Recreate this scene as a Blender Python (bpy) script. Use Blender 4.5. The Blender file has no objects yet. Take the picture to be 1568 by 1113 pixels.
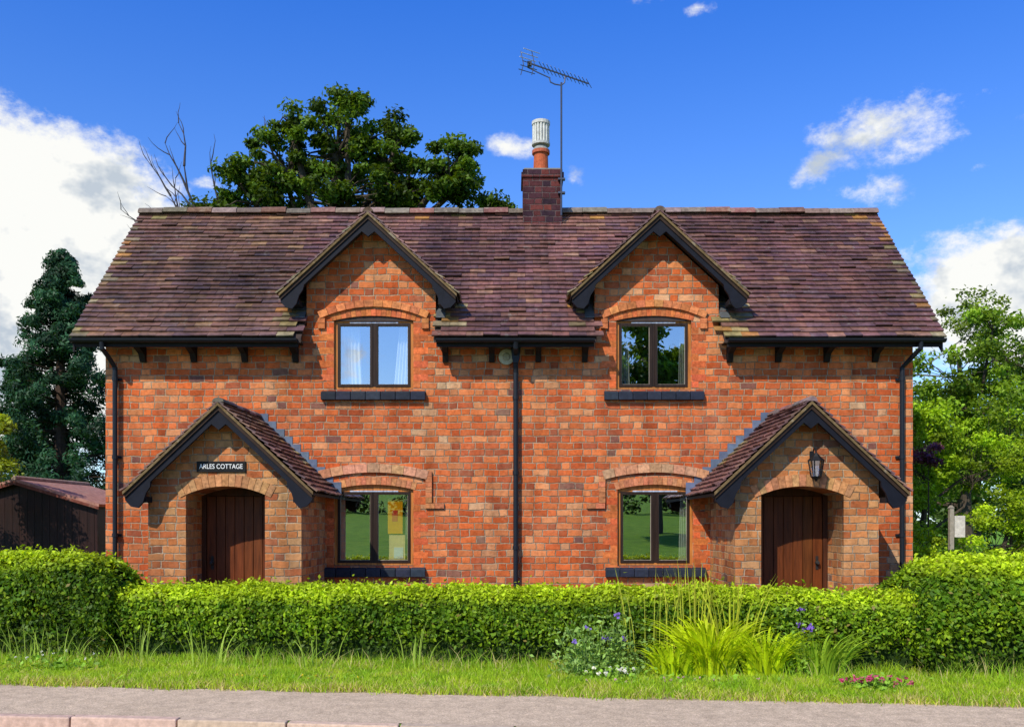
import bpy, math, random
import numpy as np
from mathutils import Vector, noise as mnoise
random.seed(7); rng=np.random.default_rng(7)
scene=bpy.context.scene
scene.view_settings.view_transform='Standard'; scene.view_settings.look='None'
scene.view_settings.exposure=0

# ------------------------------------------------------------------ materials
class NT:
    def __init__(s,name):
        s.m=bpy.data.materials.new(name); s.m.use_nodes=True
        s.t=s.m.node_tree; s.t.nodes.clear()
        s.out=s.t.nodes.new('ShaderNodeOutputMaterial')
    def n(s,typ,**k):
        nd=s.t.nodes.new(typ)
        for a,b in k.items(): setattr(nd,a,b)
        return nd
    def l(s,a,b): s.t.links.new(a,b)
    def math(s,op,a,b=None,c=None,clamp=False):
        nd=s.n('ShaderNodeMath',operation=op); nd.use_clamp=clamp
        for i,v in enumerate((a,b,c)):
            if v is None: continue
            if isinstance(v,(int,float)): nd.inputs[i].default_value=v
            else: s.l(v,nd.inputs[i])
        return nd.outputs[0]
    def mix(s,f,a,b,blend='MIX'):
        nd=s.n('ShaderNodeMix',data_type='RGBA',blend_type=blend)
        for i,v in ((0,f),(6,a),(7,b)):
            if isinstance(v,(int,float)): nd.inputs[i].default_value=v
            elif isinstance(v,tuple): nd.inputs[i].default_value=(*v[:3],1)
            else: s.l(v,nd.inputs[i])
        return nd.outputs[2]
    def noise(s,scale,vec=None,detail=4,rough=.55):
        nd=s.n('ShaderNodeTexNoise'); nd.inputs['Scale'].default_value=scale
        nd.inputs['Detail'].default_value=detail; nd.inputs['Roughness'].default_value=rough
        if vec is None:
            g=s.n('ShaderNodeNewGeometry'); vec=g.outputs['Position']
        s.l(vec,nd.inputs['Vector']); return nd.outputs['Fac']
    def ramp(s,f,stops,interp='LINEAR'):
        nd=s.n('ShaderNodeValToRGB'); cr=nd.color_ramp; cr.interpolation=interp
        while len(cr.elements)<len(stops): cr.elements.new(.5)
        for e,(p,c) in zip(cr.elements,stops):
            e.position=p; e.color=(*c[:3],1) if isinstance(c,tuple) else (c,c,c,1)
        s.l(f,nd.inputs[0]); return nd.outputs[0]
    def attr(s,name='Col'):
        nd=s.n('ShaderNodeAttribute'); nd.attribute_name=name; return nd.outputs['Color']
    def bsdf(s,col,rough=.8,spec=.3,bump=None,bstr=.3,bdist=.02,metal=0):
        p=s.n('ShaderNodeBsdfPrincipled')
        if isinstance(col,tuple): p.inputs['Base Color'].default_value=(*col,1)
        else: s.l(col,p.inputs['Base Color'])
        if isinstance(rough,(int,float)): p.inputs['Roughness'].default_value=rough
        else: s.l(rough,p.inputs['Roughness'])
        p.inputs['Specular IOR Level'].default_value=spec
        p.inputs['Metallic'].default_value=metal
        if bump is not None:
            b=s.n('ShaderNodeBump'); b.inputs['Strength'].default_value=bstr; b.inputs['Distance'].default_value=bdist
            s.l(bump,b.inputs['Height']); s.l(b.outputs[0],p.inputs['Normal'])
        s.l(p.outputs[0],s.out.inputs[0]); s.p=p; return s.m

def mat_brick(name,stops,mortar=(.40,.31,.21),H=.108,U=.395,mw=.009,pale=.35,dark=1.0,palecol=(.50,.30,.18)):
    s=NT(name)
    g=s.n('ShaderNodeNewGeometry')
    warp=s.n('ShaderNodeTexNoise'); warp.inputs['Scale'].default_value=4; warp.inputs['Detail'].default_value=4; s.l(g.outputs['Position'],warp.inputs['Vector'])
    sw=s.n('ShaderNodeSeparateXYZ'); s.l(warp.outputs['Color'],sw.inputs[0])
    sp=s.n('ShaderNodeSeparateXYZ'); s.l(g.outputs['Position'],sp.inputs[0])
    sn=s.n('ShaderNodeSeparateXYZ'); s.l(g.outputs['True Normal'],sn.inputs[0])
    side=s.math('GREATER_THAN',s.math('ABSOLUTE',sn.outputs[0]),.7)
    u=s.math('ADD',s.math('MULTIPLY',sp.outputs[0],s.math('SUBTRACT',1,side)),s.math('MULTIPLY',sp.outputs[1],side))
    u=s.math('MULTIPLY_ADD',sw.outputs[0],.06,u)
    z=s.math('MULTIPLY_ADD',sw.outputs[1],.055,sp.outputs[2])
    zr=s.math('DIVIDE',z,H); row=s.math('FLOOR',zr); fz=s.math('FRACT',zr)
    off=s.math('MULTIPLY',s.math('MODULO',s.math('ADD',row,1000),2),.5)
    rr=s.n('ShaderNodeTexWhiteNoise',noise_dimensions='1D'); s.l(row,rr.inputs['W'])
    q=s.math('ADD',s.math('ADD',s.math('DIVIDE',u,U),off),s.math('MULTIPLY',rr.outputs['Value'],.22))
    fq=s.math('FLOOR',q); p=s.math('FRACT',q)
    hd=s.math('GREATER_THAN',p,.64)
    cid=s.math('MULTIPLY_ADD',hd,.5,fq)
    d1=s.math('ABSOLUTE',s.math('SUBTRACT',p,.64))
    dx=s.math('MULTIPLY',s.math('MINIMUM',s.math('MINIMUM',p,s.math('SUBTRACT',1,p)),d1),U)
    dz=s.math('MULTIPLY',s.math('MINIMUM',fz,s.math('SUBTRACT',1,fz)),H)
    d=s.math('MINIMUM',dx,dz)
    fine=s.noise(34,None,3)
    d=s.math('ADD',d,s.math('MULTIPLY',s.math('SUBTRACT',fine,.5),.018))
    mr=s.n('ShaderNodeMapRange',interpolation_type='SMOOTHSTEP'); s.l(d,mr.inputs[0])
    mr.inputs[1].default_value=mw*.35; mr.inputs[2].default_value=mw*1.2
    mask=mr.outputs[0]
    cv=s.n('ShaderNodeCombineXYZ'); s.l(cid,cv.inputs[0]); s.l(row,cv.inputs[1])
    wn=s.n('ShaderNodeTexWhiteNoise',noise_dimensions='2D'); s.l(cv.outputs[0],wn.inputs['Vector'])
    big=s.noise(.55,None,3,.6)
    f=s.math('ADD',s.math('MULTIPLY_ADD',wn.outputs['Value'],.92,.03),s.math('MULTIPLY',s.math('SUBTRACT',big,.5),.65),clamp=True)
    col=s.ramp(f,stops)
    cs=s.n('ShaderNodeSeparateColor'); s.l(wn.outputs['Color'],cs.inputs[0])
    br=s.math('MULTIPLY_ADD',cs.outputs[1],.36,.80)
    cc=s.n('ShaderNodeCombineColor'); [s.l(br,cc.inputs[i]) for i in range(3)]
    col=s.mix(1.0,col,cc.outputs[0],'MULTIPLY')
    dk=s.math('GREATER_THAN',cs.outputs[2],.980)
    col=s.mix(s.math('MULTIPLY',dk,.75),col,(.11,.07,.065))
    n2=s.noise(15,None,5,.75)
    col=s.mix(1.0,col,s.ramp(n2,[(.25,.50*dark),(.5,1.0*dark),(.75,1.28*dark)]),'MULTIPLY')
    n3=s.noise(1.7,None,5,.7)
    bloom=s.math('MULTIPLY',s.ramp(n3,[(.45,0.0),(.68,1.0)]),pale)
    bloom=s.math('MULTIPLY',bloom,s.ramp(s.noise(9,None,4,.7),[(.3,.1),(.65,1.0)]))
    col=s.mix(bloom,col,palecol)
    mp=s.n('ShaderNodeMapping'); mp.inputs['Scale'].default_value=(3.5,3.5,.35); s.l(g.outputs['Position'],mp.inputs[0])
    st=s.noise(1,mp.outputs[0],4,.6)
    col=s.mix(1.0,col,s.ramp(st,[(.3,.70),(.55,1.04)]),'MULTIPLY')
    mcol=s.mix(s.ramp(s.noise(5,None,4,.7),[(.35,0.0),(.62,1.0)]),(mortar[0]*.45,mortar[1]*.38,mortar[2]*.34),mortar)
    col=s.mix(mask,mcol,col)
    h=s.math('ADD',mask,s.math('MULTIPLY',n2,.6)); h=s.math('ADD',h,s.math('MULTIPLY',wn.outputs['Value'],.5))
    return s.bsdf(col,.88,.15,h,.75,.014)

REDS=[(0,(.30,.070,.030)),(.12,(.41,.078,.021)),(.4,(.51,.105,.026)),(.68,(.56,.142,.040)),(.86,(.57,.20,.072)),(.96,(.55,.27,.13)),(1,(.50,.31,.17))]
TANS=[(0,(.22,.08,.04)),(.12,(.37,.10,.034)),(.4,(.46,.15,.045)),(.7,(.47,.20,.072)),(1,(.45,.26,.12))]
DKS=[(0,(.035,.018,.028)),(.5,(.075,.023,.026)),(1,(.15,.036,.026))]
M_brick=mat_brick('weathered_brick',REDS,pale=.34)
M_brickp=mat_brick('porch_brick',TANS,pale=.32,palecol=(.42,.29,.16))
M_brickc=mat_brick('chimney_brick',DKS,mortar=(.12,.09,.09),pale=.0)

def mat_col(name,rough=.8,spec=.3,nscale=15,amt=.35,bstr=.3,bdist=.01,lichen=None,detail=4,streak=False):
    s=NT(name); a=s.attr(); n=s.noise(nscale,None,detail,.65)
    c=s.mix(1.0,a,s.ramp(n,[(.25,1-amt),(.75,1+amt)]),'MULTIPLY')
    if streak:
        g=s.n('ShaderNodeNewGeometry'); mp=s.n('ShaderNodeMapping'); mp.inputs['Scale'].default_value=(2.2,.35,.35); s.l(g.outputs['Position'],mp.inputs[0])
        c=s.mix(1.0,c,s.ramp(s.noise(1,mp.outputs[0],5,.65),[(.32,.66),(.62,1.22)]),'MULTIPLY')
    if lichen:
        n1=s.noise(lichen[0],None,5,.75); f=s.ramp(n1,[(lichen[1],0.0),(lichen[1]+.07,1.0)])
        n4=s.noise(.7,None,2); f=s.math('MULTIPLY',f,s.ramp(n4,[(.4,.15),(.62,1.0)]))
        c=s.mix(s.math('MULTIPLY',f,lichen[3]),c,lichen[2])
    return s.bsdf(c,rough,spec,n,bstr,bdist)
M_tile=mat_col('clay_tile',.5,.5,11,.5,.5,.012,lichen=(8,.59,(.27,.24,.20),.55),detail=5,streak=True)
M_ridge=mat_col('ridge_tile',.85,.15,12,.45,.4,.01,lichen=(6,.55,(.27,.24,.18),.6))
M_block=mat_col('rubbed_brick',.85,.2,18,.5,.6,.01)
M_sill=mat_col('blue_engineering_brick',.6,.2,14,.35,.3,.006)
M_paint=mat_col('black_painted_timber',.6,.15,8,.3,.1,.004)
M_iron=mat_col('cast_iron_paint',.5,.25,20,.15,.1,.003)
M_metal=mat_col('weathered_metal',.45,.5,20,.2,.1,.003)
M_lead=mat_col('lead_flashing',.5,.5,10,.3,.3,.01)
M_stone=mat_col('kerb_stone',.85,.2,18,.3,.5,.01)
M_cloth=mat_col('curtain_cloth',.9,.1,30,.1,.1,.003)
M_bark=mat_col('bark',.9,.1,14,.4,.8,.03)
M_stem=mat_col('plant_stem',.8,.1,14,.2,.1,.003,detail=1)
def mat_wood(name,spec=.2):
    s=NT(name); g=s.n('ShaderNodeNewGeometry'); mp=s.n('ShaderNodeMapping'); mp.inputs['Scale'].default_value=(28,28,2.2)
    s.l(g.outputs['Position'],mp.inputs[0]); n=s.noise(1,mp.outputs[0],4,.6)
    c=s.mix(1.0,s.attr(),s.ramp(n,[(.3,.55),(.7,1.35)]),'MULTIPLY')
    return s.bsdf(c,.5,spec,n,.15,.004)
M_wood=mat_wood('stained_wood')

def mat_leaf(name,trans=.35,rough=.5):
    s=NT(name); a=s.attr()
    p=s.n('ShaderNodeBsdfPrincipled'); s.l(a,p.inputs['Base Color']); p.inputs['Roughness'].default_value=rough
    p.inputs['Specular IOR Level'].default_value=.2
    t=s.n('ShaderNodeBsdfTranslucent'); s.l(s.mix(1.0,a,(1.5,1.35,.4),'MULTIPLY'),t.inputs[0])
    m=s.n('ShaderNodeMixShader'); m.inputs[0].default_value=trans
    s.l(p.outputs[0],m.inputs[1]); s.l(t.outputs[0],m.inputs[2]); s.l(m.outputs[0],s.out.inputs[0]); return s.m
M_leaf=mat_leaf('foliage'); M_grass=mat_leaf('grass_blades',.4,.55)

def mat_glass():
    s=NT('window_glass')
    tr=s.n('ShaderNodeBsdfTransparent'); tr.inputs[0].default_value=(.85,.9,.88,1)
    gl=s.n('ShaderNodeBsdfGlossy'); gl.inputs['Roughness'].default_value=.0; gl.inputs[0].default_value=(.95,.97,1,1)
    b=s.n('ShaderNodeBump'); b.inputs['Strength'].default_value=.05; b.inputs['Distance'].default_value=.02
    s.l(s.noise(1.5,None,1),b.inputs['Height']); s.l(b.outputs[0],gl.inputs['Normal'])
    m=s.n('ShaderNodeMixShader'); m.inputs[0].default_value=.47
    s.l(tr.outputs[0],m.inputs[1]); s.l(gl.outputs[0],m.inputs[2]); s.l(m.outputs[0],s.out.inputs[0]); return s.m
M_glass=mat_glass()
def mat_plain(name,c,rough=.8,nscale=8,amt=.3,spec=.25):
    s=NT(name); n=s.noise(nscale,None,3,.65)
    return s.bsdf(s.mix(n,tuple(v*(1-amt) for v in c),tuple(min(1,v*(1+amt)) for v in c)),rough,spec,n,.3,.01)
M_plaster=mat_plain('room_plaster',(.08,.07,.06))
M_white=mat_plain('white_lettering',(.8,.8,.78),.5,amt=.02)
M_signb=mat_plain('black_sign_board',(.012,.012,.012),.5,amt=.2,spec=.15)
def mat_ground():
    s=NT('meadow_ground'); n=s.noise(1.2,None,5,.7); n2=s.noise(30,None,3,.6)
    c=s.ramp(n,[(.3,(.08,.17,.012)),(.5,(.13,.28,.015)),(.7,(.21,.33,.03))])
    c=s.mix(1.0,c,s.ramp(n2,[(.3,.6),(.7,1.25)]),'MULTIPLY')
    return s.bsdf(c,.95,.1,n2,.6,.03)
M_ground=mat_ground()
def mat_asphalt(name,a,b):
    s=NT(name); n=s.noise(.9,None,5,.7); n2=s.noise(80,None,2,.7); n3=s.noise(7,None,5,.75)
    c=s.mix(n,a,b); c=s.mix(1.0,c,s.ramp(n2,[(.3,.58),(.7,1.34)]),'MULTIPLY')
    c=s.mix(1.0,c,s.ramp(n3,[(.3,.74),(.7,1.16)]),'MULTIPLY')
    return s.bsdf(c,.95,.08,n2,.5,.004)
M_road=mat_asphalt('road_asphalt',(.34,.27,.20),(.48,.38,.28))
M_foot=mat_asphalt('footway_asphalt',(.44,.335,.225),(.60,.46,.32))
def mat_dirt():
    s=NT('edge_soil'); n=s.noise(25,None,5,.7)
    return s.bsdf(s.ramp(n,[(.3,(.18,.13,.06)),(.7,(.48,.39,.22))]),.95,.1,n,.8,.02)
M_dirt=mat_dirt()
def mat_gravel():
    s=NT('garden_gravel'); n=s.noise(60,None,3,.7)
    return s.bsdf(s.ramp(n,[(.3,(.12,.10,.08)),(.7,(.34,.3,.24))]),.95,.1,n,.8,.02)
M_gravel=mat_gravel()

# ------------------------------------------------------------------ mesh builder
def link(ob,parent=None):
    scene.collection.objects.link(ob)
    if parent: ob.parent=parent
    return ob
def empty(name,loc=(0,0,0)):
    e=bpy.data.objects.new(name,None); e.location=(0,0,0); e.empty_display_size=.2; return link(e)
class MB:
    def __init__(s): s.v=[];s.f=[];s.c=[]
    def add(s,vs,fs,col):
        o=len(s.v); s.v+= [tuple(p) for p in vs]; s.f+=[tuple(i+o for i in f) for f in fs]; s.c+=[col]*len(fs)
    def hexa(s,p,col):
        s.add(p,[(3,2,1,0),(4,5,6,7),(0,1,5,4),(1,2,6,5),(2,3,7,6),(3,0,4,7)],col)
    def box(s,x0,x1,y0,y1,z0,z1,col=(.5,.5,.5)):
        s.hexa([(x0,y0,z0),(x1,y0,z0),(x1,y1,z0),(x0,y1,z0),(x0,y0,z1),(x1,y0,z1),(x1,y1,z1),(x0,y1,z1)],col)
    def prism(s,poly,a,b,col,ax='y'):
        n=len(poly); A=sum(poly[i][0]*poly[(i+1)%n][1]-poly[(i+1)%n][0]*poly[i][1] for i in range(n))
        if A<0: poly=poly[::-1]
        if ax=='y': P=[(p[0],a,p[1]) for p in poly]+[(p[0],b,p[1]) for p in poly]
        elif ax=='x': P=[(b,p[0],p[1]) for p in poly]+[(a,p[0],p[1]) for p in poly]
        else: P=[(p[0],p[1],b) for p in poly]+[(p[0],p[1],a) for p in poly]
        s.add(P,[tuple(range(n)),tuple(range(2*n-1,n-1,-1))]+[(i,i+n,(i+1)%n+n,(i+1)%n) for i in range(n)],col)
    def tube(s,pts,rad,col,n=8,cap=True):
        pts=[Vector(p) for p in pts]; 
        if not isinstance(rad,(list,tuple)): rad=[rad]*len(pts)
        V=[];F=[]
        up=Vector((.3,.9,.2)).normalized()
        for i,p in enumerate(pts):
            d=(pts[min(i+1,len(pts)-1)]-pts[max(i-1,0)]).normalized()
            a=d.cross(up)
            if a.length<.05: a=d.cross(Vector((1,0,0)))
            a.normalize(); b=d.cross(a)
            for k in range(n):
                t=2*math.pi*k/n; V.append(p+(a*math.cos(t)+b*math.sin(t))*rad[i])
        for i in range(len(pts)-1):
            for k in range(n):
                F.append((i*n+k,i*n+(k+1)%n,(i+1)*n+(k+1)%n,(i+1)*n+k))
        if cap: F.append(tuple(range(n))[::-1]); F.append(tuple(range((len(pts)-1)*n,len(pts)*n)))
        s.add(V,F,col)
    def obj(s,name,mat,parent=None,smooth=False,bevel=0):
        me=bpy.data.meshes.new(name); me.from_pydata(s.v,[],s.f); me.update()
        at=me.attributes.new('Col','FLOAT_COLOR','FACE')
        at.data.foreach_set('color',np.array([(*c,1) for c in s.c],dtype=np.float32).ravel())
        me.materials.append(mat)
        if smooth: me.polygons.foreach_set('use_smooth',[True]*len(me.polygons))
        ob=bpy.data.objects.new(name,me)
        if bevel:
            m=ob.modifiers.new('bevel','BEVEL'); m.width=bevel; m.segments=2; m.limit_method='ANGLE'
        return link(ob,parent)
def jit(c,a=.15,h=.05):
    k=1+random.uniform(-a,a); return tuple(max(.003,v*k*(1+random.uniform(-h,h))) for v in c)

def plate(name,outline,holes,y0,y1,mat,parent):
    cu=bpy.data.curves.new(name,'CURVE'); cu.dimensions='2D'; cu.fill_mode='BOTH'; cu.extrude=(y1-y0)/2
    for pl in [outline]+holes:
        sp=cu.splines.new('POLY'); sp.points.add(len(pl)-1)
        for i,p in enumerate(pl): sp.points[i].co=(p[0],p[1],0,1)
        sp.use_cyclic_u=True
    tmp=bpy.data.objects.new('tmp',cu); scene.collection.objects.link(tmp)
    dg=bpy.context.evaluated_depsgraph_get()
    me=bpy.data.meshes.new_from_object(tmp.evaluated_get(dg)); bpy.data.objects.remove(tmp)
    for v in me.vertices:
        x,y,z=v.co; v.co=(x,(y0+y1)/2-z,y)
    me.materials.clear(); me.materials.append(mat); me.name=name
    return link(bpy.data.objects.new(name,me),parent)
def arch_pts(x0,x1,z0,zs,zc,n=10):
    w=(x1-x0)/2; h=zc-zs; R=(w*w+h*h)/(2*h); c=(x0+x1)/2; cz=zc-R; a=math.asin(w/R)
    return [(x0,z0),(x1,z0)]+[(c+R*math.sin(a-2*a*i/n),cz+R*math.cos(a-2*a*i/n)) for i in range(n+1)]
def voussoirs(mb,x0,x1,zs,zc,t,y0,y1,col,n=12,ext=0,gap=.006,shape=.25):
    w=(x1-x0)/2; h=zc-zs; R=(w*w+h*h)/(2*h); c=(x0+x1)/2; cz=zc-R; a=math.asin(w/R)*(1+ext)
    for i in range(n):
        a0=-a+2*a*i/n+gap/R/2; a1=-a+2*a*(i+1)/n-gap/R/2
        P=[(c+r*math.sin(q),cz+r*math.cos(q)) for r,q in ((R,a0),(R,a1),(R+t,a1),(R+t,a0))]
        mb.prism(P,y0+random.uniform(-.003,.003),y1,jit(col,shape,.12))

# ------------------------------------------------------------------ house
house=empty('brick_house')
GC=[(-2.27,1.04),(2.33,1.0)]
wx=[(-2.87,-1.59),(1.68,2.89)]
lx=[(-2.87,-1.59),(1.70,2.92)]
US,UC=4.855,4.93; LS,LC=2.135,2.215
WZ=4.76
outline=[(-6.55,-.2),(6.46,-.2),(6.46,WZ),(3.33,WZ),(3.33,5.42),(2.33,6.34),(1.33,5.42),(1.33,WZ),
         (-1.23,WZ),(-1.23,5.42),(-2.27,6.38),(-3.31,5.42),(-3.31,WZ),(-6.55,WZ)]
holes=[arch_pts(a,b,3.74,US,UC) for a,b in wx]+[arch_pts(a,b,.90,LS,LC) for a,b in lx]
plate('front_wall',outline,holes,0,.3,M_brick,house)
mb=MB()
RY=2.38
for x0,x1 in ((-6.55,-6.25),(6.16,6.46)):
    mb.prism([(.3,-.2),(4.76,-.2),(4.76,WZ),(RY,7.14),(.3,5.02)],x0,x1,(1,1,1),'x')
mb.box(-6.25,6.16,4.46,4.76,-.2,WZ)
mb.obj('side_and_back_walls',M_brick,house)
mb=MB()
for c,h in GC:
    mb.box(c-h,c-h+.2,.3,1.0,4.8,5.40); mb.box(c+h-.2,c+h,.3,1.0,4.8,5.40)
mb.obj('dormer_cheeks',M_brick,house)
mb=MB(); mb.box(-6.24,6.15,2.3,2.36,0,4.6); mb.box(-6.24,6.15,.31,2.29,2.7,2.8); mb.box(-6.24,6.15,.31,2.29,.0,.05)
mb.box(-.1,.1,.31,2.29,.06,2.69); mb.box(-.1,.1,.31,2.29,2.81,4.6); mb.box(-6.24,6.15,.6,2.29,5.0,5.05)
mb.obj('room_partitions',M_plaster,house)

# main roof
X0,X1=-6.93,6.80; SL=1.022
def rz(y): return 4.52+SL*(y+.4)
def tilecol(p):
    n=mnoise.noise(Vector((p[0]*.45,p[1]*.6,p[2]*.6))); n2=mnoise.noise(Vector((p[0]*1.3+9,p[1]*2.2,p[2]*2.2)))
    r=random.random()
    base=(.128,.060,.053) if r<.58 else (.155,.071,.053) if r<.82 else (.105,.055,.058) if r<.95 else (.21,.11,.07)
    if p[0]<-3.6: base=tuple(b*k for b,k in zip(base,(1.02,1.12,.9)))
    k=1+.6*n+.4*n2
    m=0
    if p[0]<-6.75 or p[0]>6.62: m=.40
    if p[2]>7.2: m=max(m,.14)
    if p[1]>-.6:
        for c,h in GC:
            q=abs(p[0]-c)-h
            if 0<q<.42 and p[1]<.3: m=max(m,.6)
    if p[1]<-.28 and p[1]>-.5: m=max(m,.06)
    if random.random()<m: base=random.choice([(.24,.18,.07),(.15,.12,.06),(.28,.22,.12),(.32,.15,.04)])
    return jit(tuple(max(.02,v*k) for v in base),.12,.05)
def tiles(mb,o,u,v,L,S,tw,g,skip=None,colf=tilecol,thick=.026):
    o=Vector(o);u=Vector(u).normalized();v=Vector(v).normalized();n=u.cross(v)
    if n.z<0: n=-n; flip=True
    else: flip=False
    rows=int(math.ceil(S/g))
    for r in range(rows):
        s0=r*g; s1=min(s0+g*1.25,S+.02); off=(r%2)*tw/2
        k=int(L/tw)+2
        sag=random.uniform(-.005,.005)
        for i in range(k):
            a=max(0,i*tw-off)+.002; b=min(L,(i+1)*tw-off)-.002
            if b-a<.03: continue
            j0=random.uniform(-.009,.009); l0=random.uniform(0,.010)+(.016 if random.random()<.05 else 0); tw2=random.uniform(-.005,.005)
            mid=o+u*((a+b)/2)+v*(s0+g/2)
            if skip and skip(mid): continue
            wv=.018*mnoise.noise(Vector((mid.x*.7,mid.y*.8,mid.z*.8)))
            def P(x,y,h): return o+u*x+v*y+n*(h+wv)
            e=s0+j0-.006+.010*mnoise.noise(Vector((mid.x*.9,r*.7,3)))
            h0=.044+l0+sag
            lo=[P(a,e,h0-thick+tw2),P(b,e,h0-thick-tw2),P(b,s1,.002),P(a,s1,.002)]
            hi=[P(a,e,h0+tw2),P(b,e,h0-tw2),P(b,s1,.012),P(a,s1,.012)]
            if flip: lo=[lo[1],lo[0],lo[3],lo[2]]; hi=[hi[1],hi[0],hi[3],hi[2]]
            mb.hexa(lo+hi,colf(mid))
def indorm(x): return any(abs(x-c)<h-.02 for c,h in GC)
def gz(x): return max([6.5-.92*abs(x-c) if abs(x-c)<1.42 else -9 for c,h in GC])
mb=MB()
SLn=(RY+.4)*math.sqrt(1+SL*SL)
def skipmain(p): return (indorm(p.x) and p.y<.12) or (p.z<gz(p.x)-.12 and p.y>.35)
tiles(mb,(X0,-.42,4.50),(1,0,0),(0,1,SL),X1-X0,SLn+.02,.27,.134,skipmain)
tiles(mb,(X1,2*RY+.42,4.50),(-1,0,0),(0,-1,SL),X1-X0,SLn+.02,.47,.24)
mb.obj('roof_tiles',M_tile,house)
mb=MB(); DK=(.05,.035,.03)
def slab(x0,x1,ya,yb):
    mb.prism([(ya,rz(ya)-.03),(yb,rz(yb)-.03),(yb,rz(yb)-.10),(ya,rz(ya)-.10)],x0,x1,DK,'x')
slab(X0+.01,X1-.01,.02,RY)
for a,b in ((X0+.01,-3.315),(-1.225,1.325),(3.335,X1-.01)): slab(a,b,-.40,.02)
mb.prism([(RY,rz(RY)-.03),(2*RY+.4,4.49),(2*RY+.4,4.42),(RY,rz(RY)-.10)],X0+.01,X1-.01,DK,'x')
for x0,x1 in ((X0+.03,X0+.06),(X1-.06,X1-.03)):
    mb.prism([(-.38,rz(-.38)-.11),(RY,rz(RY)-.11),(2*RY+.38,rz(-.38)-.11),(2*RY+.38,rz(-.38)-.26),(RY,rz(RY)-.28),(-.38,rz(-.38)-.26)],x0,x1,(.012,.011,.013),'x')
for a,b in ((X0+.06,-3.36),(-1.19,1.29),(3.38,X1-.06)):
    mb.box(a,b,-.375,-.35,4.36,4.45,(.012,.011,.013)); mb.box(a,b,-.35,-.005,4.455,4.475,(.03,.024,.018))
    n=int(round((b-a)/.82)); 
    for i in range(n+1):
        x=a+.12+(b-a-.24)*i/n
        if x<-6.5 or x>6.42: continue
        mb.prism([(-.33,4.45),(-.004,4.45),(-.004,4.18),(-.05,4.18),(-.12,4.30),(-.33,4.37)],x-.045,x+.045,(.012,.011,.011),'x')
mb.obj('roof_timbers',M_paint,house)
mb=MB()
def ridge_row(p0,p1,r,seg,col):
    p0=Vector(p0);p1=Vector(p1);L=(p1-p0).length;n=int(round(L/seg));d=(p1-p0)/n; side=Vector((0,0,1)).cross(d).normalized()
    for i in range(n):
        a=p0+d*i; b=p0+d*(i+1)*1.0-d*.015; dz=random.uniform(-.012,.012); cc=jit(col,.3,.10); rr=r*random.uniform(.95,1.05)
        if random.random()<.3: cc=tuple(q*k for q,k in zip(cc,(1.1,.75,.7)))
        V=[];K=7
        for q,m in ((a,1.0),(b,1.05)):
            for k in range(K):
                t=math.pi*k/(K-1); V.append(q+side*math.cos(t)*rr*1.25*m+Vector((0,0,math.sin(t)*rr*m+dz-rr*.55)))
        F=[(k,k+1,K+k+1,K+k) for k in range(K-1)]+[tuple(range(K))[::-1],tuple(range(K,2*K)),(0,K,2*K-1,K-1)]
        mb.add(V,F,cc)
ridge_row((X0,RY,7.41),(X1,RY,7.41),.125,.46,(.18,.135,.11))
for c,h in GC: ridge_row((c,-.36,6.54),(c,1.75,6.54),.07,.3,(.10,.068,.05))
mb.obj('ridge_tiles',M_ridge,house)

# gutters + downpipes
mb=MB(); IR=(.009,.012,.018)
def gutter(xa,xb,y,z,r=.058):
    K=7;V=[];F=[]
    for x in (xa,xb):
        for rr in (r,r-.008):
            for k in range(K):
                t=math.pi+math.pi*k/(K-1); V.append((x,y+math.cos(t)*rr,z+math.sin(t)*rr))
    for k in range(K-1):
        F.append((k,k+1,2*K+k+1,2*K+k)); F.append((K+k+1,K+k,3*K+k,3*K+k+1))
    F+=[(0,2*K,3*K,K),(K-1,2*K-1,4*K-1,3*K-1),tuple(range(K)),tuple(range(2*K,3*K))[::-1]]
    mb.add(V,F,IR)
for a,b in ((X0+.02,-3.36),(-1.19,1.29),(3.38,X1-.02)): gutter(a,b,-.445,4.475)
def downpipe(x,xo,zb=0.02):
    mb.tube([(xo,-.44,4.43),(xo,-.43,4.33),((x+xo)/2,-.2,4.19),(x,-.09,4.08),(x,-.085,zb)],.038,IR,10)
    z=3.9
    while z>.3:
        mb.tube([(x,-.085,z-.03),(x,-.085,z+.03)],.048,IR,10); mb.box(x-.075,x+.075,-.03,-.002,z-.02,z+.02,IR); z-=1.25
downpipe(-6.36,-6.42); downpipe(6.25,6.40)
mb.tube([(.06,-.44,4.43),(.06,-.42,4.35),(.06,-.14,4.28),(.06,-.12,4.12),(.06,-.085,4.0),(.06,-.085,.02)],.042,IR,10)
mb.prism([(-.02,4.42),(.14,4.42),(.12,4.22),(.09,4.14),(.03,4.14),(.0,4.22)],-.2,-.04,IR)
for z in (3.6,2.4,1.2): mb.tube([(.06,-.085,z-.03),(.06,-.085,z+.03)],.052,IR,10)
mb.obj('gutters_and_downpipes',M_iron,house)
mb=MB()
mb.tube([(-.09,-.06,4.26),(-.09,-.003,4.26)],.125,(.42,.40,.28),20)
mb.tube([(-.09,-.075,4.26),(-.09,-.055,4.26)],[.05,.07],(.30,.29,.2),16)
mb.obj('wall_tie_plate',M_stone,house)

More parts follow.
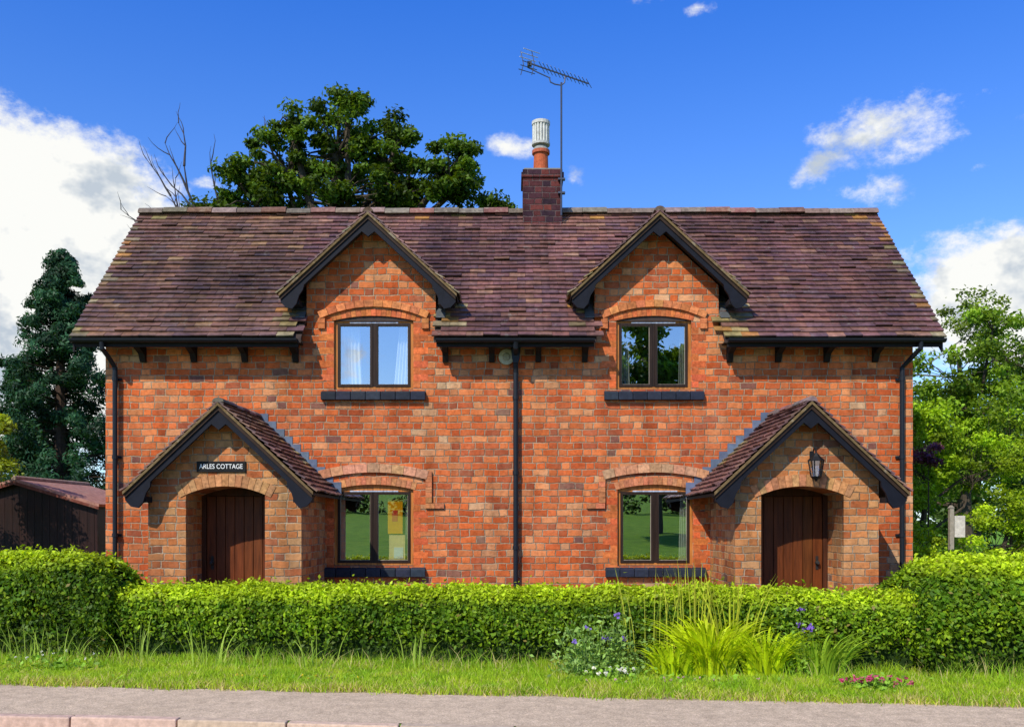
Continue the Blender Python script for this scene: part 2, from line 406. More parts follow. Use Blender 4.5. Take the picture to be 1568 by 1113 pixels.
# gable roofs (dormers and porches)
def gable_roof(c,apex,half,sl,y0,y1,foot,skip,tc,vcol):
    nm=MB()
    for sgn in (-1,1):
        xe=c+sgn*half; ze=apex-sl*half
        nm.prism([(c,apex-.03),(xe,ze-.03),(xe,ze-.07),(c,apex-.07-.02)],y0+.02,y1,(.03,.024,.02))
        u=(0,1,0) if sgn>0 else (0,-1,0)
        o=(xe+sgn*.02,y0,ze-.02) if sgn>0 else (xe+sgn*.02,y1,ze-.02)
        tiles(tc,o,u,(-sgn,0,sl),y1-y0,half*math.sqrt(1+sl*sl)+.02,.2,.118,skip)
        vcol.prism([(c,apex-.012),(xe,ze-.012),(xe,ze-.055),(c,apex-.055)],y0-.012,y0+.03,(.15,.10,.045))
        b=[(0,-.06),(half-.02,-.06-sl*(half-.02)),(half-.02,-.15-sl*(half-.02)),(half-.10,-.27-sl*half+.05),(half-.2,-.30-sl*half+.06),
           (half-.27,-.26-sl*half+.10),(half-.31,-.17-sl*half+.14),(half-.37,-.14-sl*half+.20),(half*.72,-.22-sl*half*.72),(.10,-.31),(0,-.39)]
        nm.prism([(c+sgn*p[0],apex+p[1]) for p in b],y0+.035,y0+.085,(.008,.009,.015))
        nm.prism([(c+sgn*p[0],apex+p[1]) for p in [(0,-.06),(half-.02,-.06-sl*(half-.02)),(half-.02,-.12-sl*(half-.02)),(0,-.12)]],y0+.015,y0+.033,(.035,.02,.013))
        fx0,fx1=sorted((c+sgn*(half-.30),c+sgn*(half-.05)))
        nm.box(fx0,fx1,y0+.088,foot,ze-.16,ze-.08+.0,(.011,.011,.014))
        nm.prism([(c,apex-.10),(xe-sgn*.03,ze-.075),(xe-sgn*.03,ze-.095),(c,apex-.125)],y0+.09,foot,(.05,.035,.024))
    return nm
tcm=MB(); vm=MB()
for c,h in GC:
    nm=gable_roof(c,6.5,1.40,.92,-.36,1.7,-.003,lambda p:p.z<rz(p.y)-.02,tcm,vm)
    nm.obj('dormer_bargeboards',M_paint,house)
PC=[(-4.11,3.29,1.33,-5.20,-3.01),(4.19,3.31,1.36,3.19,5.24)]
for c,ap,h,_,_ in PC:
    nm=gable_roof(c,ap,h,.935,-2.0,-.002,-1.703,None,tcm,vm)
    nm.obj('porch_bargeboards',M_paint,house)
tcm.obj('gable_roof_tiles',M_tile,house); vm.obj('verge_mortar',M_ridge,house)
mb=MB()
for c,ap,h,_,_ in PC: ridge_row((c,-2.0,ap+.035),(c,-.01,ap+.035),.065,.33,(.17,.13,.12))
mb.obj('porch_ridge_tiles',M_ridge,house)

# porches
op=[(-4.66,-3.53),(3.56,4.74)]
for k,(c,ap,h,xa,xb) in enumerate(PC):
    def top(x): return ap-.13-.935*abs(x-c)
    o0,o1=op[k]
    plate('porch_front_wall',[(xa,-.1),(xb,-.1),(xb,top(xb)),(c,top(c)),(xa,top(xa))],[arch_pts(o0,o1,-.05,2.0,2.12)],-1.7,-.98,M_brickp,house)
    mb=MB(); mb.prism([(xa,-.1),(xb,-.1),(xb,top(xb)),(c,top(c)),(xa,top(xa))],-.90,-.002,(1,1,1)); mb.obj('porch_body',M_brickp,house)
    mb=MB(); mb.box(xa,xa+.1,-.98,-.90,-.1,top(xa)); mb.box(xb-.1,xb,-.98,-.90,-.1,top(xb)); mb.obj('porch_wall_returns',M_brickp,house)
    mb=MB(); W=(.13,.034,.008); F=(.065,.020,.008)
    mb.box(o0-.05,o1+.05,-.978,-.902,-.1,2.2,(.02,.01,.006))
    mb.box(o0,o0+.07,-1.03,-.985,0,2.12,F); mb.box(o1-.07,o1,-1.03,-.985,0,2.12,F); mb.box(o0+.07,o1-.07,-1.03,-.985,2.0,2.12,F)
    n=7; w=(o1-o0-.15)/n
    for i in range(n):
        x=o0+.075+i*w; mb.box(x+.004,x+w-.004,-1.015,-.982,.04,1.995,jit(W,.18,.08))
    mb.box(o0,o1,-1.1,-.98,-.02,.035,(.1,.08,.06))
    mb.obj('front_door',M_wood,house,bevel=.003)
    mb=MB(); xh=o0+.16 if k==0 else o1-.16
    mb.tube([(xh,-1.06,1.0),(xh,-1.015,1.0)],.03,(.02,.02,.02),12); mb.box(xh-.02,xh+.02,-1.025,-1.0155,.9,1.1,(.02,.02,.02))
    mb.tube([(xh,-1.085,1.0),(xh,-1.055,1.0)],[.02,.032],(.03,.03,.03),12)
    mb.obj('door_handle',M_iron,house)
    mb=MB(); voussoirs(mb,o0,o1,2.0,2.12,.17,-1.712,-1.69,(.42,.20,.085),15,.16)
    mb.obj('porch_arch',M_block,house)

# brick arches & hood moulds
mb=MB()
for k,(a,b) in enumerate(wx):
    voussoirs(mb,a,b,US,UC,.11,-.006,.02,(.50,.14,.045),17,.05)
    voussoirs(mb,a-.2,b+.2,4.89,5.07,.11,-.045,.01,(.50,.17,.06),12,.02)
    for sx in (a-.25,b+.14): 
        for j in range(2): mb.box(sx,sx+.11,-.04,.01,4.72+j*.085,4.80+j*.085,jit((.48,.16,.055),.2,.1))
for k,(a,b) in enumerate(lx):
    voussoirs(mb,a,b,LS,LC,.12,-.006,.02,(.50,.19,.085),17,.05,shape=.25)
    voussoirs(mb,a-.20,b+.20,2.30,2.41,.14,-.045,.01,(.48,.24,.13),9,.02,shape=.2)
    xs=(b+.20) if k==0 else (a-.30)
    for j in range(6): mb.box(xs,xs+.10,-.04,.01,1.92+j*.085,2.0+j*.085,jit((.48,.17,.07),.25,.1))
    x2=xs if k==0 else xs-.2
    for j in range(2): mb.box(x2+j*.15,x2+j*.15+.145,-.04,.01,1.83,1.912,jit((.48,.17,.07),.25,.1))
mb.obj('window_arches',M_block,house)
mb=MB()
for (a,b),z0,z1 in [(w,3.78,4.82) for w in wx]+[(w,.92,2.10) for w in lx]:
    z=z0;i=0
    while z<z1-.08:
        for sx,sg in ((a,-1),(b,1)):
            L=.24 if i%2 else .12
            x0,x1=sorted((sx,sx+sg*L)); mb.box(x0+.005,x1-.005,-.002,.02,z,z+.098,jit((.50,.120,.036),.25,.15))
        z+=.108;i+=1
mb.obj('jamb_bricks',M_block,house)
mb=MB()
for (a,b),z in [(w,3.74) for w in wx]+[(w,.90) for w in lx]:
    x=a-.2;n=7;w=(b-a+.4)/n
    for i in range(n):
        xx=x+i*w; cc=jit((.018,.023,.037),.35,.1)
        mb.hexa([(xx+.004,-.09,z-.17),(xx+w-.004,-.09,z-.17),(xx+w-.004,.02,z-.17),(xx+.004,.02,z-.17),
                 (xx+.004,-.09,z-.05),(xx+w-.004,-.09,z-.05),(xx+w-.004,.02,z-.012),(xx+.004,.02,z-.012)],cc)
    mb.box(a,b,.0215,.12,z-.03,z+.012,(.03,.035,.05))
mb.obj('window_sills',M_sill,house,bevel=.006)
def window(a,b,z0,zs,zc,name):
    e=MB(); BR=(.44,.16,.035); DB=(.026,.014,.009); G=(.30,.25,.19)
    zt=zs-.035
    y=.06
    e.box(a,a+.05,y-.01,y+.06,z0,zt,BR); e.box(b-.05,b,y-.01,y+.06,z0,zt,BR); e.box(a+.05,b-.05,y-.01,y+.06,z0,z0+.04,BR)
    pts=arch_pts(a-.002,b+.002,zt,zs,zc+.003); e.prism(pts,y-.01,y+.06,BR)
    e.box(a+.25,b-.25,y-.02,y-.0105,zt-.002,zt+.018,(.40,.45,.55))
    m=(a+b)/2; e.box(m-.02,m+.02,y-.01,y+.05,z0+.04,zt,DB)
    gl=MB()
    for p,q in ((a+.052,m-.022),(m+.022,b-.052)):
        r0,r1=z0+.042,zt-.002; t=.040
        e.box(p,p+t,y-.022,y+.03,r0,r1,DB); e.box(q-t,q,y-.022,y+.03,r0,r1,DB)
        e.box(p+t,q-t,y-.022,y+.03,r0,r0+t,DB); e.box(p+t,q-t,y-.022,y+.03,r1-t,r1,DB)
        g=.007
        for bx in ((p+t,p+t+g,r0+t,r1-t),(q-t-g,q-t,r0+t,r1-t),(p+t+g,q-t-g,r0+t,r0+t+g),(p+t+g,q-t-g,r1-t-g,r1-t)):
            e.box(bx[0],bx[1],y+.0,y+.02,bx[2],bx[3],G)
        gl.add([(p+t,y+.01,r0+t),(q-t,y+.01,r0+t),(q-t,y+.01,r1-t),(p+t,y+.01,r1-t)],[(0,1,2,3)],(1,1,1))
    e.obj(name+'_frame',M_wood,house); gl.obj(name+'_glass',M_glass,house)
for a,b in wx: window(a,b,3.75,US,UC,'upper_window')
for a,b in lx: window(a,b,.91,LS,LC,'lower_window')
def curtain(xa,xb,z0,z1,y,col,flare=0):
    mb=MB();n=40;V=[];F=[]
    for j in range(9):
        f=j/8
        for i in range(n+1):
            x=xa+(xb-xa)*i/n; x=xa+(x-xa)*(1+flare*(1-f))
            V.append((x,y+.025*math.sin(i*.95+.4*math.sin(f*3)),z0+(z1-z0)*f))
    for j in range(8):
        for i in range(n): F.append((j*(n+1)+i,j*(n+1)+i+1,(j+1)*(n+1)+i+1,(j+1)*(n+1)+i))
    mb.add(V,F,col); mb.obj('curtain',M_cloth,house,True)
curtain(-2.86,-2.50,3.7,4.9,.26,(.8,.8,.78),.15); curtain(-1.60,-1.84,3.7,4.9,.26,(.8,.8,.78),.45)
curtain(-1.60,-1.74,.8,2.2,.24,(.75,.73,.68),.15); curtain(-2.87,-2.74,.8,2.2,.24,(.6,.58,.5),.2)
curtain(1.7,1.9,3.7,4.9,.26,(.55,.55,.5),.2); curtain(2.92,2.76,.8,2.2,.26,(.6,.58,.5),.2); curtain(2.89,2.75,3.7,4.9,.26,(.4,.4,.36),.2)
mb=MB(); mb.box(-2.02,-1.78,.14,.155,1.42,1.98,(.95,.40,.005)); mb.box(-1.95,-1.86,.133,.139,1.62,1.80,(.75,.05,.03)); mb.box(-2.0,-1.74,.14,.155,1.0,1.40,(.9,.66,.34)); mb.box(-1.92,-1.77,.133,.139,1.02,1.20,(.85,.85,.82))
mb.obj('window_poster',M_cloth,house)

# lead stepped flashing
mb=MB()
for (c,ap,h,_,_) in PC:
    for s2 in (1,-1):
        n=10; x=.05
        dx=(h-.02)/n
        for i in range(n):
            xa,xb=x+i*dx,x+(i+1)*dx
            zt=ap-.935*xa+.11
            P=[(c+s2*xa,ap-.935*xa-.02),(c+s2*xb,ap-.935*xb-.02),(c+s2*xb,zt),(c+s2*xa,zt)]
            mb.prism(P,-.012-.0007*(i%2),-.002,jit((.10,.13,.19),.2,.05))
mb.obj('lead_flashing',M_lead,house)
mb=MB()
for c,h in GC:
    for s2 in (-1,1):
        x0,x1=sorted((c+s2*(h+.01),c+s2*(h+.16)))
        mb.hexa([(x0,-.1,rz(-.1)+.055),(x1,-.1,rz(-.1)+.055),(x1,.35,rz(.35)+.055),(x0,.35,rz(.35)+.055),
                 (x0,-.1,rz(-.1)+.065),(x1,-.1,rz(-.1)+.065),(x1,.35,rz(.35)+.065),(x0,.35,rz(.35)+.065)],(.07,.075,.08))
mb.obj('dormer_lead_soakers',M_lead,house)

# chimney
mb=MB(); D=-.18
cx0,cx1,cy0,cy1=.20,.92,2.05,2.75
mb.box(cx0,cx1,cy0,cy1,6.6,8.10+D); mb.box(cx0-.03,cx1+.03,cy0-.03,cy1+.03,8.10+D,8.19+D); mb.box(cx0-.005,cx1+.005,cy0-.005,cy1+.005,8.19+D,8.25+D)
mb.obj('chimney_stack',M_brickc,house,bevel=.006)
mb=MB()
mb.box(cx0+.02,cx1-.02,cy0+.02,cy1-.02,8.25+D,8.28+D,(.2,.19,.17))
for r0,r1,z0,z1,cc in ((.17,.155,8.28,8.36,(.4,.11,.05)),(.14,.13,8.36,8.66,(.42,.10,.04)),(.165,.165,8.66,8.72,(.38,.1,.05))):
    mb.tube([(.54,2.4,z0+D),(.54,2.4,z1+D)],[r0,r1],cc,20)
mb.obj('chimney_pot',M_stone,house)
mb=MB()
mb.tube([(.54,2.4,8.72+D),(.54,2.4,8.82+D)],[.16,.10],(.25,.25,.23),18)
mb.tube([(.54,2.4,8.82+D),(.54,2.4,8.86+D)],[.17,.17],(.45,.45,.42),18)
for i in range(16):
    t=2*math.pi*i/16; x=.54+.138*math.cos(t); y=2.4+.138*math.sin(t); mb.tube([(x,y,8.86+D),(x,y,9.20+D)],.024,(.55,.55,.50),6)
mb.tube([(.54,2.4,8.86+D),(.54,2.4,9.20+D)],[.13,.13],(.42,.42,.39),18)
mb.tube([(.54,2.4,9.20+D),(.54,2.4,9.26+D),(.54,2.4,9.28+D)],[.17,.17,.12],(.52,.51,.47),18)
mb.obj('chimney_cowl',M_stone,house)

# tv aerial
aer=empty('tv_aerial'); mb=MB(); A=(.035,.045,.075); Y=1.98
mb.tube([(.90,Y,7.2),(.90,Y,9.62)],.018,A,8)
mb.tube([(.68,Y,9.72),(.70,Y,9.63),(.78,Y,9.59),(.90,Y,9.57),(.96,Y,9.62),(.97,Y,9.74)],.012,A,6)
p0=Vector((.30,Y,9.98)); p1=Vector((1.40,Y,9.60)); mb.tube([p0,p1],.014,A,6)
mb.tube([(.28,Y,9.90),(.48,Y,9.80),(.70,Y,9.70)],.010,A,6)
for i in range(13):
    f=.22+.78*i/12; p=p0.lerp(p1,f); L=.17-.05*f
    mb.tube([p+Vector((-.06,-L,.035)),p+Vector((.06,L,-.02))],.006,A,5)
LG=(.45,.5,.58)
for i in range(6):
    z=9.78+i*.075; xs_=.12+(.035*i if i<3 else .035*(i-3)+.02)
    mb.tube([(xs_,Y-.18,z),(xs_+.30,Y+.16,z+.075)],.008,LG if i>2 else A,5)
for x in (.16,.36): mb.tube([(x,Y,9.76),(x+.05,Y,9.96),(x+.0,Y+.01,10.20)],.008,A,5)
mb.box(.28,.36,Y-.03,Y+.03,9.92,10.0,(.02,.02,.02))
for z in (7.6,7.85): mb.box(.84,.97,Y-.02,2.048,z,z+.03,A)
mb.obj('aerial_parts',M_metal,aer)

# sign
sign=empty('house_name_sign'); mb=MB(); mb.box(-4.50,-3.80,-1.725,-1.702,2.32,2.475); mb.obj('sign_board',M_signb,sign,bevel=.004)
tc=bpy.data.curves.new('t','FONT'); tc.body='ARLES COTTAGE'; tc.size=.092; tc.extrude=.003; tc.align_x='CENTER'; tc.align_y='CENTER'
to=bpy.data.objects.new('tmp',tc); scene.collection.objects.link(to); dg=bpy.context.evaluated_depsgraph_get()
me=bpy.data.meshes.new_from_object(to.evaluated_get(dg)); bpy.data.objects.remove(to)
xs=[v.co.x for v in me.vertices]; k=.62/(max(xs)-min(xs)); xm=(max(xs)+min(xs))/2
for v in me.vertices: v.co=(-4.15+(v.co.x-xm)*k,-1.729-v.co.z,2.398+v.co.y*1.05)
me.materials.clear(); me.materials.append(M_white); link(bpy.data.objects.new('sign_lettering',me),sign)

# lantern
lan=empty('wall_lantern'); mb=MB(); K=(.008,.008,.009); lxx,ly=4.28,-1.9
mb.box(lxx-.03,lxx+.03,-1.715,-1.702,2.30,2.62,K)
mb.tube([(lxx,-1.71,2.38),(lxx,-1.80,2.36),(lxx,-1.88,2.46),(lxx,ly,2.60),(lxx,-1.84,2.66),(lxx,-1.78,2.62)],.012,K,6)
mb.tube([(lxx,ly,2.64),(lxx,ly,2.55)],.010,K,6)
mb.tube([(lxx,ly,2.58),(lxx,ly,2.53),(lxx,ly,2.47)],[.02,.06,.125],K,6)
mb.tube([(lxx,ly,2.215),(lxx,ly,2.25)],[.05,.08],K,6); mb.tube([(lxx,ly,2.18),(lxx,ly,2.215)],[.01,.03],K,6)
for i in range(6):
    t=2*math.pi*i/6; mb.tube([(lxx+.07*math.cos(t),ly+.07*math.sin(t),2.24),(lxx+.11*math.cos(t),ly+.11*math.sin(t),2.475)],.009,K,5)
mb.obj('lantern_frame',M_iron,lan)
mb=MB(); mb.tube([(lxx,ly,2.25),(lxx,ly,2.465)],[.058,.095],(1,1,1),6,False); mb.obj('lantern_glass',M_glass,lan)
mb=MB(); mb.tube([(lxx,ly,2.25),(lxx,ly,2.36)],.018,(.8,.8,.75),8); mb.obj('lantern_bulb',M_white,lan)

# ------------------------------------------------------------------ ground
SK=-.115      # road runs slightly askew to the house front:  y = t + SK*x
def gpt(x,t): return (x,t+SK*x)
def terr(t):
    if t<-26: 
        d=-26-t; return min(16,.05*d*min(1,d/15))
    return 0
ts=[-600,-300,-200,-150,-110,-80,-60,-50,-42,-36,-31,-26,-20,-13.75,-13.7,-7.78,-7.73,-6,-4,0,6,20,60,150,400,700]
def tz(t): return -.16 if -13.72<t<-7.75 else terr(t)
xs=[-700,-300,-120,-60,-30,-15,-5,0,5,15,30,60,120,300,700]
V=[];F=[]
for t in ts:
    for x in xs:
        xx=max(-60,min(60,x)); V.append((x,t+SK*xx,tz(t)))
nx=len(xs)
for j in range(len(ts)-1):
    for i in range(nx-1): F.append((j*nx+i,j*nx+i+1,(j+1)*nx+i+1,(j+1)*nx+i))
mb=MB(); mb.add(V,F,(1,1,1)); mb.obj('ground',M_ground)
def strip(name,ta,tb,z,mat,L=60,wob=0):
    V=[];F=[];n=400 if wob else 2
    for i in range(n+1):
        x=-L+2*L*i/n; w=wob*(mnoise.noise(Vector((x*1.3,3,0)))+.6*mnoise.noise(Vector((x*5,7,0)))) if wob else 0
        V+=[(*gpt(x,ta),z),(*gpt(x,tb+w),z)]
    F=[(2*i,2*i+2,2*i+3,2*i+1) for i in range(n)]
    m=MB(); m.add(V,F,(1,1,1)); return m.obj(name,mat)
strip('road',-13.7,-7.80,-.115,M_road)
strip('soil_edge',-6.75,-6.10,.004,M_dirt,wob=.12)
strip('pavement',-7.70,-6.44,.008,M_foot,wob=.10)
mb=MB(); x=-30
while x<30:
    L=.91; a=gpt(x,-7.82); b=gpt(x+L-.012,-7.82); w=.125; dz=random.uniform(-.004,.004)
    mb.hexa([(a[0],a[1],-.2),(b[0],b[1],-.2),(b[0],b[1]+w,-.2),(a[0],a[1]+w,-.2),(a[0],a[1]+.015,.012+dz),(b[0],b[1]+.015,.012+dz),(b[0],b[1]+w,.012+dz),(a[0],a[1]+w,.012+dz)],jit((.50,.36,.26),.12,.04)); x+=L
mb.obj('kerb',M_stone,None,bevel=.012)
mb=MB(); mb.add([(-9,-3.2,.006),(9,-4.2,.006),(9,0,.006),(-9,0,.006)],[(0,1,2,3)],(1,1,1)); mb.obj('garden_path',M_gravel)

# ------------------------------------------------------------------ foliage helpers
def np_mesh(name,V,F,col,mat,parent=None):
    me=bpy.data.meshes.new(name); m,k=F.shape
    me.vertices.add(len(V)); me.vertices.foreach_set('co',V.astype(np.float32).ravel())
    me.loops.add(m*k); me.loops.foreach_set('vertex_index',F.astype(np.int32).ravel())
    me.polygons.add(m); me.polygons.foreach_set('loop_start',np.arange(0,m*k,k,dtype=np.int32))
    me.update(calc_edges=True)
    at=me.attributes.new('Col','FLOAT_COLOR','FACE')
    at.data.foreach_set('color',np.hstack([np.clip(col,.002,1),np.ones((m,1))]).astype(np.float32).ravel())
    me.materials.append(mat)
    return link(bpy.data.objects.new(name,me),parent)
def unit(a): return a/np.maximum(np.linalg.norm(a,axis=1,keepdims=True),1e-6)
def leaves(name,P,N,size,col,mat=None,parent=None,aspect=.55,spread=.9):
    n=len(P); N=unit(N+rng.normal(0,spread,(n,3))); R=rng.normal(0,1,(n,3)); T=unit(np.cross(N,R)); B=np.cross(N,T)
    s=size[:,None]
    V=np.stack([P+T*s,P+B*s*aspect+N*s*.12,P-T*s,P-B*s*aspect+N*s*.12],1).reshape(-1,3)
    F=np.arange(4*n).reshape(n,4)
    return np_mesh(name,V,F,col,mat or M_leaf,parent)
def blades(name,base,h,lean,w,col,mat,parent=None,seg=3,droop=.0):
    n=len(base); az=rng.uniform(0,2*np.pi,n); side=np.stack([np.cos(az),np.sin(az)*.4,np.zeros(n)],1)
    rows=[]
    for k in range(seg+1):
        f=k/seg
        c=base.copy(); c[:,2]+=h*(f-droop*f*f*f); c[:,0]+=lean[:,0]*f*f; c[:,1]+=lean[:,1]*f*f
        ww=(w*(1-f**2.2)*.5+.0006)[:,None]
        rows.append(c-side*ww); rows.append(c+side*ww)
    V=np.stack(rows,1).reshape(-1,3); m=2*(seg+1)
    o=(np.arange(n)*m)[:,None]
    F=np.concatenate([o+np.array([[2*k,2*k+1,2*k+3,2*k+2]]) for k in range(seg)],1).reshape(-1,4)
    return np_mesh(name,V,F,np.repeat(col,seg,0),mat,parent)
def nz(P,s,seed=0.): return np.array([mnoise.noise(Vector((p[0]*s+seed,p[1]*s,p[2]*s))) for p in P])

# ------------------------------------------------------------------ hedges
def hedge(name,xa,xb,t0,hw,H,n,ls=.026,seed=0,ex=.38,endr=.25,enda=.18,la=.045):
    e=empty(name)
    S=rng.uniform(0,1,n); X=xa+(xb-xa)*S; A=rng.uniform(0,1,n)**.9
    a=A*math.pi*.86
    cx=-np.sign(np.cos(a))*np.abs(np.cos(a))**ex*hw; cz=np.abs(np.sin(a))**ex*H
    P=np.stack([X,t0+cx,cz],1)
    nn=nz(P,1.6,seed)*.05+nz(P,5,seed+5)*.055+nz(P,.5,seed+9)*la
    nrm=unit(np.stack([np.zeros(n),cx/hw*np.clip(1.2-(cz/H)**6,.1,1),(cz/H)**6*1.3+.05],1))
    dep=-np.abs(rng.normal(0,.040,n))+rng.exponential(.014,n)
    spr=rng.uniform(0,1,n)<.025; dep[spr]+=rng.uniform(.02,.10,spr.sum())
    P=P+nrm*(nn+dep)[:,None]
    ed=np.minimum(X-xa,xb-X); P[:,2]*=1-enda*np.clip(1-ed/endr,0,1)**2
    m=int(n*.12); Y=rng.uniform(-hw,hw,m); Z=rng.uniform(0,H*(1-enda),m); ends=rng.integers(0,2,m)
    E=np.stack([np.where(ends==0,xa,xb)+rng.normal(0,.03,m),t0+Y,Z*.97],1); P=np.vstack([P,E])
    nrm=np.vstack([nrm,np.stack([np.where(ends==0,-1.,1.),np.zeros(m),np.full(m,.2)],1)]); dep=np.concatenate([dep+nn*.5,np.zeros(m)])
    P[:,2]=np.maximum(P[:,2],.02)
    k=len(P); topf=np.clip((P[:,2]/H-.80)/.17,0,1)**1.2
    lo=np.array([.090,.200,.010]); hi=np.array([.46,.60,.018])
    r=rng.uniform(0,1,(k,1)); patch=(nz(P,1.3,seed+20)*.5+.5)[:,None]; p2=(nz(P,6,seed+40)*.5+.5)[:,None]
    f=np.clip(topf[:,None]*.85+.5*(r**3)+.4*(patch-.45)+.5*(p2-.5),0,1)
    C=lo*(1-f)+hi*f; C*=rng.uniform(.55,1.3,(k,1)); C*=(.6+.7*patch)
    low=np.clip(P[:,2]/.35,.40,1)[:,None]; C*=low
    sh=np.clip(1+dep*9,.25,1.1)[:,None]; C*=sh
    yb=rng.uniform(0,1,k)<.008; C[yb]=np.array([.25,.2,.05])
    P[:,1]+=SK*P[:,0]
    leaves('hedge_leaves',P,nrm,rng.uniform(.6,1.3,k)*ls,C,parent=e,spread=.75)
    mb=MB(); N=40;K=12;V=[];F=[]
    for i in range(N+1):
        x=xa+.05+(xb-xa-.1)*i/N; ee=1-enda*max(0,1-min(x-xa,xb-x)/endr)**2
        for j in range(K+1):
            a=math.pi*j/K; q=abs(math.cos(a))**ex*(hw-.14)*(-1 if math.cos(a)>0 else 1); z=abs(math.sin(a))**ex*(H-.15)*ee
            d=mnoise.noise(Vector((x*1.6+seed,t0+q,z)))*.05
            V.append((x,t0+q*(1+d)+SK*x,z*(1+d)))
    for i in range(N):
        for j in range(K): F.append((i*(K+1)+j,(i+1)*(K+1)+j,(i+1)*(K+1)+j+1,i*(K+1)+j+1))
    F.append(tuple(range(K+1))); F.append(tuple(range(N*(K+1),(N+1)*(K+1))))
    mb.add(V,F,(.02,.04,.008)); mb.obj('hedge_core',M_bark,e)
    return e
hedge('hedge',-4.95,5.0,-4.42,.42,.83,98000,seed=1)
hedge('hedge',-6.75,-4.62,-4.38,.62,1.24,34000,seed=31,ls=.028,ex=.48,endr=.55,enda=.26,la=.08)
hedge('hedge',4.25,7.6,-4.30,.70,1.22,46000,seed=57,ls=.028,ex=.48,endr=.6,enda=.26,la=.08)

# ------------------------------------------------------------------ grass verge
n=115000
X=rng.uniform(-7.2,7.2,n); T=-4.75-rng.uniform(0,1,n)**.85*1.85
edge=-6.42+.15*np.array([mnoise.noise(Vector((x*1.7,1,0)))+.6*mnoise.noise(Vector((x*6,4,0))) for x in X])
keep=T>edge+rng.normal(0,.05,n); X=X[keep];T=T[keep];n=len(X)
P=np.stack([X,T+SK*X,np.zeros(n)],1)
pn=nz(P,1.4,3)*.5+.5; pn2=nz(P,3,8)*.5+.5
hh=rng.uniform(.035,.085,n)*(.45+1.2*pn)*(1+.7*np.clip((T+5.2)/.5,0,1))
c0=np.array([.23,.45,.014]); c1=np.array([.48,.60,.03]); c2=np.array([.62,.53,.2])
f=np.clip(pn2*1.3+rng.normal(0,.15,n)-.08,0,1)[:,None]; C=c0*(1-f)+c1*f
dry=(rng.uniform(0,1,n)<.05+.25*np.clip((-6.05-T)/.3,0,1)+.18*(pn2>.60)); C[dry]=c2; C*=rng.uniform(.55,1.25,(n,1))
blades('grass_verge',P,hh,rng.normal(0,.035,(n,2)),rng.uniform(.006,.012,n),C,M_grass,seg=2)
n=5200
X=rng.uniform(-7,7,n); T=-4.88-rng.exponential(.17,n); pn=np.array([mnoise.noise(Vector((x*.9,2,5))) for x in X])*.5+.5
k=rng.uniform(0,1,n)<np.clip(pn*1.6-.3,0.04,1); X=X[k];T=T[k];pn=pn[k];n=len(X)
P=np.stack([X,T+SK*X,np.zeros(n)],1); C=np.array([.28,.46,.03])*rng.uniform(.6,1.4,(n,1)); C[rng.uniform(0,1,n)<.25]=np.array([.54,.48,.18])
blades('long_grass',P,rng.uniform(.10,.36,n)*(.5+.6*pn),rng.normal(0,.09,(n,2)),rng.uniform(.004,.010,n),C,M_grass,seg=3,droop=.1)

def clump(name,x,y,n,hl,ll,w,col,droop,rad=.12,seg=7,parent=None,mat=None):
    a=rng.uniform(0,2*np.pi,n); r=rad*np.sqrt(rng.uniform(0,1,n)); P=np.stack([x+r*np.cos(a),y+r*np.sin(a)*.6,np.zeros(n)],1)
    h=rng.uniform(*hl,n); L=rng.uniform(*ll,n); lean=np.stack([np.cos(a)*L,np.sin(a)*L*.6],1)
    C=np.array(col)*rng.uniform(.55,1.3,(n,1))
    return blades(name,P,h,lean,rng.uniform(w*.7,w*1.2,n),C,mat or M_grass,parent,seg,droop)
dl=empty('day_lily_plant')
clump('leaves_a',2.05,-5.42,230,(.50,1.05),(.15,.80),.042,(.54,.66,.010),.40,.24,parent=dl)
clump('leaves_b',2.60,-5.45,150,(.42,.90),(.18,.70),.040,(.50,.64,.010),.46,.20,parent=dl)
clump('leaves_c',1.65,-5.48,120,(.30,.70),(.1,.55),.036,(.48,.62,.010),.46,.18,parent=dl)
dl2=empty('iris_plant')
clump('leaves',3.15,-5.35,150,(.4,.80),(.15,.65),.034,(.30,.46,.03),.42,.30,parent=dl2)
tg=empty('tall_grass_plant')
clump('stems_a',1.95,-5.1,38,(1.0,1.32),(.02,.28),.015,(.58,.60,.06),.06,.30,parent=tg)
clump('stems_b',1.45,-5.15,18,(.95,1.25),(.02,.2),.010,(.50,.54,.06),.05,.3,parent=tg)
clump('stems_c',2.3,-5.2,34,(.85,1.2),(.05,.35),.020,(.58,.62,.05),.1,.25,parent=tg)
for (x,y,n) in ((-4.15,-4.7,12),(-3.3,-4.85,18),(-1.1,-5.0,9),(-5.4,-4.6,14),(-2.1,-5.0,8),(-5.0,-4.7,10)):
    clump('seeding_grass_plant',x,y,n,(.35,.68),(.05,.35),.013,(.38,.52,.08),.18,.25)
